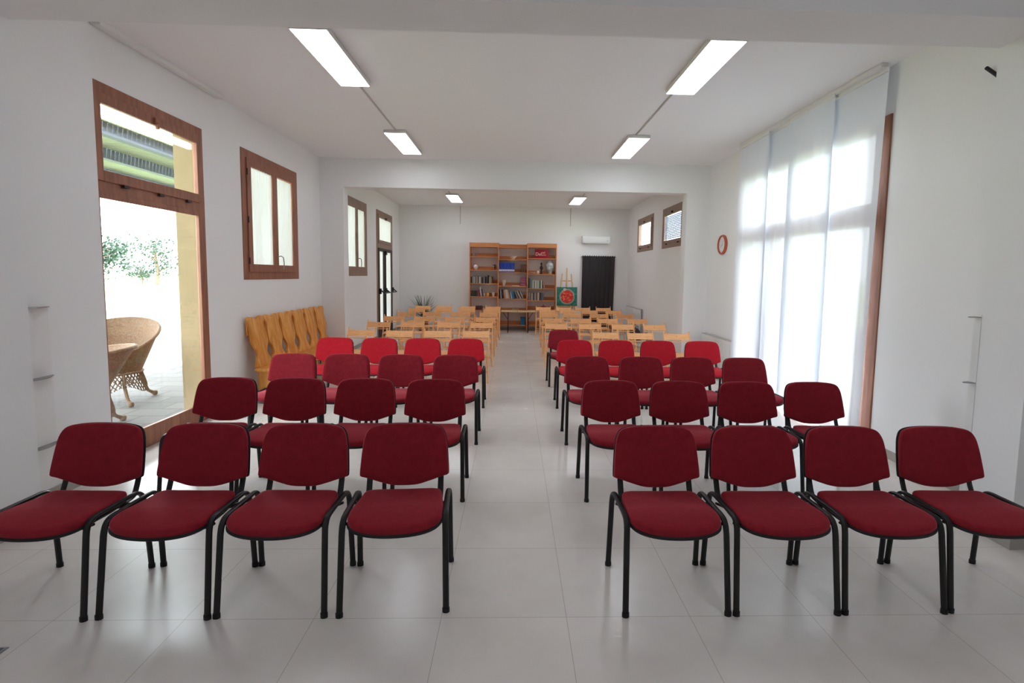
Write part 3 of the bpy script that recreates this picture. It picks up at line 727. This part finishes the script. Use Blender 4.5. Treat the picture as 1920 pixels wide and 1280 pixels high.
books(2, 4, 991.2, [(3.4, 14.8, '827C7A', 'grey', 0), (1.3, 14, '47302C', 'dark brown', 0), (3.8, 13.6, 'A08C7C', 'beige', 0), (2.7, 14.6, '3A4038', 'dark green', 0), (3.0, 15, '8E8C96', 'lavender grey', 0), (1.8, 14.4, '5C3C30', 'brown', 0), (1.2, 14.8, 'B8845C', 'tan', 0), (2.8, 14.8, 'BCAE9E', 'cream', 0), (2.1, 14.8, '201F22', 'black', 0), (3.2, 14.6, '56565E', 'slate', 0), (2.9, 14, '66666C', 'grey', 0)], 'books on the shelves')
# flat stack of pink magazines (middle bay, fourth shelf)
z = SZ[1][3]; xx = at(981, 520, BF).x
for k in range(7):
    h_ = .036; o = bx(-.075+random.uniform(-.006, .006), .078, 0, .2, 0, h_).build('magazine', cmat(['8E4A62', '9A5A70', '7E3C56', 'A0647A'][k % 4]), smooth=False)
    o.location = (xx, BF+.03, z+k*(h_+.0005)+.0004); put(o, f'pink magazine bundle, {ORD[k]} from the bottom of the stack in the middle bay', 'magazine', 'stacked pink magazines')
o = bx(-.11, .11, 0, .15, 0, .012).build('paper', cmat('E4DCD2'), smooth=False); o.location = (at(967, 520, BF).x, BF+.03, z+.0005); put(o, 'white papers lying flat beside the pink magazine stack', 'paper')

def lath(name, prof, m, u, bi, si, label, cat, n=20, dy=.09, sc=1):
    o = MB().lathe([(r*sc, z_*sc) for r, z_ in prof], n).build(name, m); o.location = (at(u, 520, BF+dy).x, BF+dy, SZ[bi][si]+.0006); put(o, label, cat); return o
CUP = [(.02, 0), (.03, .003), (.044, .1), (.045, .13), (.04, .13), (.026, .012), (.004, .01)]
lath('cup', CUP, cmat('C9BCB2'), 908.2, 0, 4, 'small white cup beside the leaning plum book', 'cup', sc=.75)
JAR = [(.02, 0), (.038, .01), (.044, .05), (.036, .09), (.024, .105), (.026, .115), (.02, .115), (.018, .1), (.004, .1)]
lath('jar', JAR, cmat('D2A050'), 914.5, 0, 4, 'small round yellow jar between two white cups', 'jar')
lath('cup', CUP, cmat('CDBFB8'), 925.5, 0, 4, 'tall white beaker at the right end of the left bay shelf', 'cup')
SPH = [(.03, 0), (.034, .006), (.03, .02), (.06, .05), (.068, .085), (.058, .12), (.03, .145), (.028, .15), (.01, .152)]
lath('vase', SPH, cmat('D8D2C6'), 892, 0, 2, 'round white vase on the third shelf of the left bay', 'vase')
mb = MB().lathe([(.035, 0), (.035, .012), (.012, .02), (.02, .06), (.028, .09), (.014, .12), (.02, .14), (.012, .165), (.002, .17)], 14)
mb.tube([(0, 0, .12), (-.05, 0, .15), (-.075, 0, .145)], .01); mb.tube([(0, 0, .1), (.04, 0, .13), (.05, 0, .1)], .009)
o = mb.build('figurine', cmat('2A2420')); o.location = (at(928, 520, BF+.09).x, BF+.09, SZ[0][2]+.0006); put(o, 'small dark figurine on the third shelf of the left bay', 'figurine')
for u, hx, lb in ((887.5, '8A8C90', 'small silver ornament at the left end of the left bay'), (891.5, '77706E', 'small grey ornament right of the silver one')):
    lath('ornament', [(.02, 0), (.026, .01), (.022, .04), (.03, .06), (.018, .085), (.004, .09)], cmat(hx, .3), u, 0, 1, lb, 'ornament', 12)
BOWL = [(.035, 0), (.04, .008), (.085, .06), (.118, .1), (.113, .1), (.08, .062), (.035, .015), (.004, .012)]
lath('bowl', BOWL, cmat('DDD3C0'), 961.5, 1, 1, 'wide cream bowl on the second shelf of the middle bay', 'bowl', 28, .12)
lath('vase', [(.025, 0), (.03, .004), (.05, .09), (.066, .165), (.061, .165), (.044, .09), (.02, .012), (.004, .01)], cmat('C6B7AC'), 945, 1, 3, 'flared pale vase on the fourth shelf of the middle bay', 'vase', 20, .12)
t = thing('framed_picture', 'small brown framed picture standing behind the wooden figures', 'picture', (at(981, 520, BF+.2).x, BF+.2, SZ[1][2]+.0006))
mb = MB()
for a in ((-.075, -.06, 0, .24), (.06, .075, 0, .24)): mb.box(a[0], a[1], 0, .015, a[2], a[3])
mb.box(-.06, .06, 0, .015, 0, .015); mb.box(-.06, .06, 0, .015, .225, .24); mb.build('frame', cmat('8A5A40'), t)
bx(-.06, .06, .004, .01, .015, .225).build('print', cmat('9C7460'), t)
for k, (u, hh) in enumerate(((977.3, .07), (981, .09), (985, .08))):
    mb = MB().lathe([(.018, 0), (.018, .006), (.008, .012), (.014, hh*.5), (.006, hh*.75), (.012, hh*.88), (.002, hh)], 10)
    o = mb.build('figurine', cmat('4A2C20')); o.location = (at(u, 520, BF+.08).x, BF+.08, SZ[1][2]+.0006)
    put(o, ['left', 'middle', 'right'][k]+' of three small brown figures right of the blue volumes', 'figurine', 'small brown figures')
for k, u in enumerate((961.3, 966, 971.2)):
    t = thing('bottle', ['left', 'middle', 'right'][k]+' of three small yellow green bottles on the middle bay above the table', 'bottle', (at(u, 580, BF+.08).x, BF+.08, SZ[1][5]+.0006), group='yellow green bottles')
    MB().lathe([(.02, 0), (.024, .004), (.024, .07), (.012, .09), (.012, .1), (.004, .1)], 12).build('body', cmat('A8A468', .3), t); MB().lathe([(.014, .1), (.014, .118), (.003, .118)], 10).build('cap', cmat('6E6A40'), t)
# red plaque with white lettering (right bay, second shelf)
a0 = at(1002.6, 480, BF+.1); a1 = at(1028.8, 468, BF+.1); zb = SZ[2][1]+.0006
t = thing('plaque', 'red plaque with white lettering on the second shelf of the right bay', 'sign', ((a0.x+a1.x)/2, BF+.1, zb))
hw, hh = (a1.x-a0.x)/2, .27
bx(-hw, hw, 0, .012, 0, hh).build('board', cmat('9A2028', .4), t, bevel=.002)
bx(-hw-.02, hw+.02, -.03, .04, 0, .02).build('base', cmat('A8261E'), t, bevel=.002)
def text(s_, size, x, z):
    cu = bpy.data.curves.new('lettering', 'FONT'); cu.body = s_; cu.size = size; cu.extrude = .0008
    cu.materials.append(cmat('E6C9C4'))
    tmp = bpy.data.objects.new('lettering_curve', cu); COL.objects.link(tmp)
    bpy.context.view_layer.update()
    me = bpy.data.meshes.new_from_object(tmp.evaluated_get(bpy.context.evaluated_depsgraph_get()))
    bpy.data.objects.remove(tmp)
    o = bpy.data.objects.new('lettering', me); COL.objects.link(o); o.parent = t
    o.location = (x, -.0012, z); o.rotation_euler = (R(90), 0, 0)
text('Del', .13, -hw+.02, .085); text('nel', .085, .0, .145); text('anno', .065, 0, .085)
# right bay third shelf: shell, statuette, blue and white jar
mb = MB().lathe([(.03, 0), (.06, .015), (.075, .04), (.05, .05), (.02, .045)], 16); mb.tube([(.05, 0, .03), (.07, 0, .04), (.085, .01, .075)], .02, taper=[1, .8, .2])
o = mb.build('shell', cmat('C9BBAA')); o.location = (at(998, 520, BF+.1).x, BF+.1, SZ[2][2]+.0006); put(o, 'pale seashell ornament beside the dark statuette', 'ornament')
lath('shell', [(.02, 0), (.04, .02), (.05, .05), (.03, .09), (.004, .1)], cmat('D6CBC0'), 1008.4, 2, 2, 'small upright white shell left of the dark statuette', 'ornament', 10)
mb = MB().lathe([(.04, 0), (.04, .02), (.022, .03), (.026, .12), (.034, .2), (.022, .25), (.014, .265), (.026, .29), (.026, .32), (.008, .34)], 14)
mb.tube([(.028, 0, .22), (.045, -.01, .16), (.02, -.03, .13)], .009); mb.tube([(-.028, 0, .22), (-.045, -.01, .16), (-.02, -.03, .13)], .009)
o = mb.build('statuette', cmat('3A2420')); o.location = (at(1014.8, 520, BF+.1).x, BF+.1, SZ[2][2]+.0006); put(o, 'slim dark wooden statuette on the third shelf of the right bay', 'figurine')
GING = mat('blue_white_glaze', 'D9DEDC', .25, .5, var=.75, scale=11, col2='DDE2E0')
t = thing('ginger_jar', 'large blue and white porcelain jar on the third shelf of the right bay', 'vase', (at(1030.8, 520, BF+.12).x, BF+.12, SZ[2][2]+.0006))
MB().lathe([(.06, 0), (.065, .004), (.065, .025), (.05, .03)], 28).build('stand', cmat('D0AA78'), t)
MB().lathe([(.05, .03), (.06, .06), (.1, .17), (.112, .24), (.1, .3), (.06, .335), (.055, .34)], 28).build('body', GING, t)
MB().lathe([(.06, .34), (.066, .35), (.05, .375), (.015, .385), (.012, .4), (.003, .402)], 24).build('lid', GING, t)
# red star ornament lower right bay, dark box lower left bay
mb = MB(); pts = [(math.sin(k*math.pi/5)*(.1 if k % 2 == 0 else .042), math.cos(k*math.pi/5)*(.1 if k % 2 == 0 else .042)+.082) for k in range(10)]
mb.prism(pts, .02, lambda a, z, c: (a, c, z)); o = mb.build('star_ornament', cmat('8E3A2C')); o.location = (at(1019, 570, BF+.06).x, BF+.06, SZ[2][5]+.0006); put(o, 'red star ornament on the sixth shelf of the right bay', 'ornament')
o = bx(-.14, .08, 0, .2, 0, .12).build('storage_box', cmat('4A2C24'), bevel=.004); o.location = (at(898.5, 575, BF+.05).x, BF+.05, SZ[0][5]+.0006); put(o, 'low dark brown box on the sixth shelf of the left bay', 'box')
o = MB().lathe([(.04, 0), (.05, .03), (.03, .06), (.036, .1), (.004, .11)], 12).build('ornament', cmat('8C8A94')); o.location = (at(907, 575, BF+.1).x, BF+.1, SZ[0][5]+.0006); put(o, 'small grey ornament right of the low dark brown box', 'ornament')
# blue bin on the bottom shelf of the middle bay
t = thing('storage_bin', 'blue plastic bin on the bottom shelf of the middle bay', 'bin', (at(980.5, 600, BF+.1).x, BF+.12, SZ[1][6]+.0006))
MB().rings([[(x*s_, y*s_, z_) for x, y in ((-.075, -.075), (.075, -.075), (.075, .075), (-.075, .075))] for s_, z_ in ((.88, 0), (1, .2), (1.06, .2), (1.06, .215), (.97, .215), (.86, .01))]).build('body', BLUEB, t, bevel=.003)
bx(-.083, .083, -.083, .083, .214, .226).build('lid', cmat('1F5A80'), t, bevel=.003)

# ------------------------------------------------------------------ folding table
t = thing('folding_table', 'low light wood table with black folding legs in front of the bookcase', 'table', (.13, 14.13, 0))
bx(-.47, .52, -.16, .24, .595, .625).build('tabletop', BLADE, t, bevel=.003)
bx(-.004, .004, -.163, .243, .593, .626).build('seam', DARKW, t, smooth=False)
for xx in (-.27, .3):
    s_ = 1 if xx < 0 else -1
    for yy in (-.12, .2): MB().tube([(xx, yy, 0), (xx, yy, .595)], .011, n=8).build('leg', BLACKM, t)
    MB().tube([(xx, -.12, .12), (xx, .2, .12)], .009, n=8).build('stretcher', BLACKM, t)
    MB().tube([(xx, .04, .36), (xx-.16*s_, .04, .595)], .008, n=8).tube([(xx, -.12, .36), (xx, .2, .36)], .008, n=8).build('brace', BLACKM, t)

# ------------------------------------------------------------------ easel and painting
E0 = at(1064, 560, 14.2)
t = thing('easel', 'light wood artist easel beside the bookcase holding a painting', 'easel', (E0.x-.02, 14.2, 0))
lean = .13
for sx in (-1, 1): MB().tube([(.30*sx, -.06, 0), (.131*sx, .125, 1.70)], .019, .012, 6).build('leg', EASELW, t)
MB().tube([(0, .47, 0), (0, .15, 1.62)], .014, .010, 6).build('leg', EASELW, t)
MB().tube([(0, -.02, .35), (0, .135, 1.87)], .02, .012, 6).build('mast', EASELW, t)
bx(-.15, .15, .1, .125, 1.48, 1.52).build('crossbar', EASELW, t, bevel=.003)
bx(-.27, .27, -.06, -.02, .755, .785).build('ledge', EASELW, t, bevel=.003)
bx(-.2, .2, .005, .03, .70, .755).build('crossbar', EASELW, t, bevel=.003)
p = thing('painting', 'square painting of a red round form on teal, resting on the easel', 'painting', (E0.x-.02, 14.135, .786)); p.rotation_euler = (-.1, 0, 0)
bx(-.295, .295, 0, .02, 0, .54).build('canvas', CANVAS, p, bevel=.002)

# ------------------------------------------------------------------ potted plant, bag
t = thing('potted_plant', 'spiky green plant in a pot in the far left corner', 'plant', (-2.6, 14.35, 0))
MB().lathe([(.12, 0), (.13, .01), (.17, .3), (.18, .32), (.165, .32), (.15, .28), (.004, .28)], 24).build('pot', TERRA, t)
mb = MB()
for k in range(95):
    a = random.uniform(0, 6.283); el = random.uniform(.1, 1.25); L = random.uniform(.6, .9); w_ = random.uniform(.012, .02)
    dx, dy = math.copysign(abs(math.cos(a))**.6, math.cos(a))*.9, math.sin(a)*.42; pts = []
    h0 = random.uniform(.36, .48)
    for i in range(7):
        s_ = i/6; r = L*s_*math.cos(el); zz = min(1.02, h0+L*s_*math.sin(el)-.12*s_*s_*L*math.cos(el))
        pts.append(Vector((dx*r, dy*r, zz)))
    sd = Vector((-dy, dx, 0)).normalized() if True else None
    vs = []
    for i, q in enumerate(pts):
        ww = w_*(1-(i/6)**2.2)+.0008; vs += [q-sd*ww, q+sd*ww]
    fs = [[2*i, 2*i+1, 2*i+3, 2*i+2] for i in range(6)]
    mb.add(vs, fs)
mb.build('leaves', LEAF, t); MB().tube([(0, 0, .28), (0, 0, .6)], .035).build('stem', BARK, t)
t = thing('bag', 'dark grey soft bag on the floor by the far right wall', 'bag', (3.12, 12.55, 0), .2)
rg = []
for s_, z_ in ((.8, 0), (1, .03), (1.02, .14), (.95, .24), (.75, .3), (.4, .33)):
    rg.append([(.17*s_*math.copysign(abs(math.cos(q))**.6, math.cos(q)), .12*s_*math.copysign(abs(math.sin(q))**.6, math.sin(q)), z_+.012*math.sin(3*q)) for q in [2*math.pi*j/24 for j in range(24)]])
mn = min(p_[2] for p_ in rg[0]); rg[0] = [(a_, b__, 0) for a_, b__, c_ in rg[0]]
MB().rings(rg).build('body', GREYBAG, t)
for sy in (-.05, .05): MB().tube(catmull([(-.09, sy, .29), (-.07, sy, .39), (0, sy, .43), (.07, sy, .39), (.09, sy, .29)], 4, False), .008, n=8).build('handle', BLACKP, t)

# ------------------------------------------------------------------ wall racks, rod, floor outlet
def rack(x, sgn, y0, y1, tiers, zt, lb):
    t = thing('wall_rack', lb, 'rack', group='wall racks')
    xa, xb = sorted((x, x+sgn*.004)); bx(xa, xb, y0, y1, .12, zt).build('back_plate', WHITEM, t, smooth=False)
    for z_ in tiers:
        n = 12; O = [(y0+(y1-y0)*i/n, .012+.055*math.sin(math.pi*i/n)) for i in range(n+1)]
        pts = [(y0, 0)]+O+[(y1, 0)]
        mb = MB().prism(pts, .006, lambda a, d_, c_, z_=z_: (x+sgn*(d_+.004), a, z_+c_)); mb.build('shelf', ALU, t, smooth=False)
rack(-3.29, 1, 3.32, 3.58, (.40, .885, 1.375), 1.4, 'slim wall rack with three curved shelves beyond the left pillar')
rack(3.09, -1, 3.15, 3.2, (.45, .97, 1.41), 1.43, 'slim wall rack with curved shelves on the right pillar')
t = thing('wall_bracket', 'short black arm fixed high on the right wall beyond the pillar', 'bracket')
MB().tube([(XR-.008, 3.36, 2.92), (3.45, 3.42, 2.98), (3.45, 3.655, 3.21)], .013, n=10).build('arm', BLACKP, t)
bx(XR-.012, XR, 3.31, 3.41, 2.87, 2.97).build('plate', BLACKP, t, bevel=.003)
t = thing('floor_outlet', 'grey floor outlet cover at the lower left of the picture', 'outlet', (-2.35, 2.063, 0))
bx(-.175, .175, -.024, .024, 0, .004).build('plate', ALU, t, smooth=False)
bx(-.16, .16, -.016, .016, .004, .006).build('lid', cmat('6A6A6A'), t, smooth=False)
a = at(765, 420, YB)
o = bx(a.x-.03, a.x+.03, YB-.03, YB, a.z-.035, a.z+.035).build('wall_sensor', WHITEP, bevel=.006); tag(o, 'tiny white sensor high on the back wall beside the left corner', 'sensor')

# ------------------------------------------------------------------ outdoors
tag(bx(-220, 220, -150, 260, -.2, -.08).build('lawn', GRASS, smooth=False), kind='structure')
tag(bx(-10.0, -3.7, -4, 30, -.1, -.03).box(3.8, 12, -4, 30, -.1, -.03).build('patio_paving', STONE, smooth=False), kind='structure')  # second slab, on the right, is unseen and added to bounce daylight
t = thing('pergola', 'pale green boarded pergola outside above the wicker armchairs', 'pergola')
for xx in (-5.15, -6.25, -7.5): bx(xx-.06, xx+.06, 1.6, 15.4, 3.32, 3.47).build('beam', PERGB, t, smooth=False)
mb = MB()
for k in range(170): mb.box(-7.75, -5.05, 1.7+k*.08, 1.7+k*.08+.068, 3.47, 3.49)
mb.build('boarding', PERG, t, smooth=False)
for yy in (2.4, 14.9):
    for xx in (-5.15, -7.5): bx(xx-.06, xx+.06, yy-.06, yy+.06, -.03, 3.32).build('post', PERGB, t, smooth=False)

def tub_chair(loc, rz, label, zb=1.02, zf=.58):
    t = thing('wicker_armchair', label, 'armchair', loc, rz, group='wicker armchairs')
    n = 48
    def rim(th, s_):   # th = 0 at the front (-Y), pi at the back
        w_ = (1-math.cos(th))/2
        return w_
    def shell(off):
        rings = []
        for i in range(11):
            s_ = i/10; ring = []
            for j in range(n):
                th = 2*math.pi*j/n; w_ = (1-math.cos(th))/2
                top = zf+(zb-zf)*w_**.8; z_ = .40+(top-.40)*s_
                r = (.29+.14*s_+.05*s_*w_)-off
                ring.append((math.sin(th)*r*1.05, -math.cos(th)*r+.07*s_*w_, z_))
            rings.append(ring)
        return rings
    a_, b_2 = shell(0), shell(.018)
    MB().rings(a_, cap=False).rings(b_2[::-1], cap=False).build('shell', WICKER, t)
    r_ = a_[-1]; MB().tube([((p[0]), p[1], p[2]) for p in r_]+[r_[0], r_[1]], .02, n=8, ref=(0, 0, 1)).build('rim', WICKER, t)
    MB().lathe([(.01, .40), (.30, .40), (.31, .42), (.29, .45), (.01, .45)], 32).build('seat', WICKER, t)
    # open lattice skirt
    mb = MB()
    for k in range(44):
        for sgn in (1, -1):
            pts = []
            for i in range(5):
                th = 2*math.pi*k/44+sgn*i*.10; s_ = i/4; lift = .10*(math.sin(2*th)**2)
                z_ = .40-(.27-lift)*s_; r = .295+.05*s_
                pts.append((math.sin(th)*r, -math.cos(th)*r, z_))
            mb.tube(pts, .006, n=5)
    mb.build('lattice_skirt', WICKER, t)
    MB().tube([(math.sin(q)*.31, -math.cos(q)*.31, .385) for q in [2*math.pi*j/32 for j in range(34)]], .014, n=6, ref=(0, 0, 1)).build('hoop', WICKER, t)
    for q in (45, 135, 225, 315):
        c_, s_ = math.sin(R(q)), -math.cos(R(q))
        lg = MB().tube([(c_*.30, s_*.30, .40), (c_*.32, s_*.32, .22), (c_*.38, s_*.38, .08), (c_*.45, s_*.45, .028)], .02, n=8, taper=[1, 1, 1, 1.2]).build('leg', WICKER, t)
        MB().lathe([(.012, 0), (.03, .008), (.036, .03), (.03, .055), (.01, .065)], 12, c=(c_*.455, s_*.455, 0)).build('foot', WICKER, lg)
    return t
tub_chair((-5.05, 6.3, -.03), R(14), 'round wicker armchair on the patio, the farther one seen through the glass door')
tub_chair((-4.52, 5.1, -.03), R(-70), 'round wicker armchair on the patio, the nearer one cut by the door edge', zb=.86, zf=.70)
t = thing('garden_bench', 'terracotta coloured garden bench end beyond the yellow door reveal', 'bench', (-8.6, 14.1, -.03))
bx(-.25, .25, -.75, .75, .36, .43).build('seat', cmat('B0603C'), t)
for yy in (-.6, .6): bx(-.2, .2, yy-.05, yy+.05, 0, .36).build('leg', cmat('B0603C'), t)

def tree(loc, H, cr, label, seed, sparse=1.0, trunk=True):
    rnd = random.Random(seed); t = thing('tree', label, 'tree', loc, group='trees beyond the lawn')
    mb = MB().tube([(0, 0, -.1), (.1, .05, H*.3), (-.1, 0, H*.6), (.1, 0, H*.95)], H*.035, n=8, taper=[1.2, 1, .7, .25])
    tips = []
    for k in range(9):
        a = rnd.uniform(0, 6.28); h0 = H*rnd.uniform(.25, .7); L = cr*rnd.uniform(.6, 1)
        e = Vector((math.cos(a)*L, math.sin(a)*L, h0+H*rnd.uniform(.12, .3))); tips.append(e)
        mb.tube([(0, 0, h0), tuple(e*.5+Vector((0, 0, h0*.5+.1))), tuple(e)], H*.012, n=5, taper=[1, .7, .2])
    mb.build('trunk', BARK, t)
    mb = MB()
    for k in range(int(1500*sparse)):
        c_ = rnd.choice(tips) if rnd.random() < .6 else Vector((rnd.uniform(-.3, .3)*cr, rnd.uniform(-.3, .3)*cr, H*rnd.uniform(.25, .95)))
        q = c_+Vector((rnd.gauss(0, cr*.22), rnd.gauss(0, cr*.22), rnd.gauss(0, H*.09)))
        if q.z < .1: q.z = .1+rnd.random()*.5
        s_ = rnd.uniform(.1, .22)*cr/2.2
        u_ = Vector((rnd.gauss(0, 1), rnd.gauss(0, 1), rnd.gauss(0, 1))).normalized(); v_ = u_.orthogonal().normalized()
        w2 = u_.cross(v_)
        mb.add([q-v_*s_, q-w2*s_*.6, q+v_*s_, q+w2*s_*.6], [[0, 1, 2, 3]])
    mb.build('foliage', TREEL, t, smooth=False)
tree((-35.6, 43.0, -.08), 4.6, 2.0, 'bushy pale green tree at the left edge of the glass door view', 1, 1.3)
tree((-40.5, 57.5, -.08), 5.4, 2.3, 'bare branched tree with a dark trunk in the glass door view', 2, .45)
tree((-45.5, 62.0, -.08), 2.2, 1.5, 'small shrub left of the bare branched tree', 3, .7)

# ------------------------------------------------------------------ light
wd = bpy.data.worlds.new('sky'); S.world = wd; wd.use_nodes = True
bg = wd.node_tree.nodes['Background']; bg.inputs[0].default_value = (.86, .94, 1, 1); bg.inputs[1].default_value = 12
sun = bpy.data.objects.new('sun', bpy.data.lights.new('sun', 'SUN')); COL.objects.link(sun)
sun.data.energy = 12; sun.data.angle = R(1); sun.data.color = (1, .95, .86)
sd = Vector((.32, .12, .94)).normalized(); sun.rotation_euler = sd.to_track_quat('Z', 'Y').to_euler(); sun.location = (20, 5, 40)
for nm, W, X, rot in (('l', D1, XL-.1, -90), ('r', W3, XR+.15, 90)):
    L = bpy.data.lights.new('portal', 'AREA'); L.shape = 'RECTANGLE'; L.size = W[3]-W[2]; L.size_y = W[1]-W[0]
    L.cycles.is_portal = True
    o = bpy.data.objects.new('portal', L); COL.objects.link(o); o.location = (X, (W[0]+W[1])/2, (W[2]+W[3])/2)
    o.rotation_euler = (0, R(rot), 0)

S.view_settings.view_transform = 'Standard'; S.view_settings.look = 'None'
S.view_settings.exposure = .5; S.view_settings.gamma = 1; S.view_settings.use_curve_mapping = False
S.cycles.max_bounces = 12; S.cycles.diffuse_bounces = 8; S.cycles.transparent_max_bounces = 16
S.cycles.sample_clamp_indirect = 8
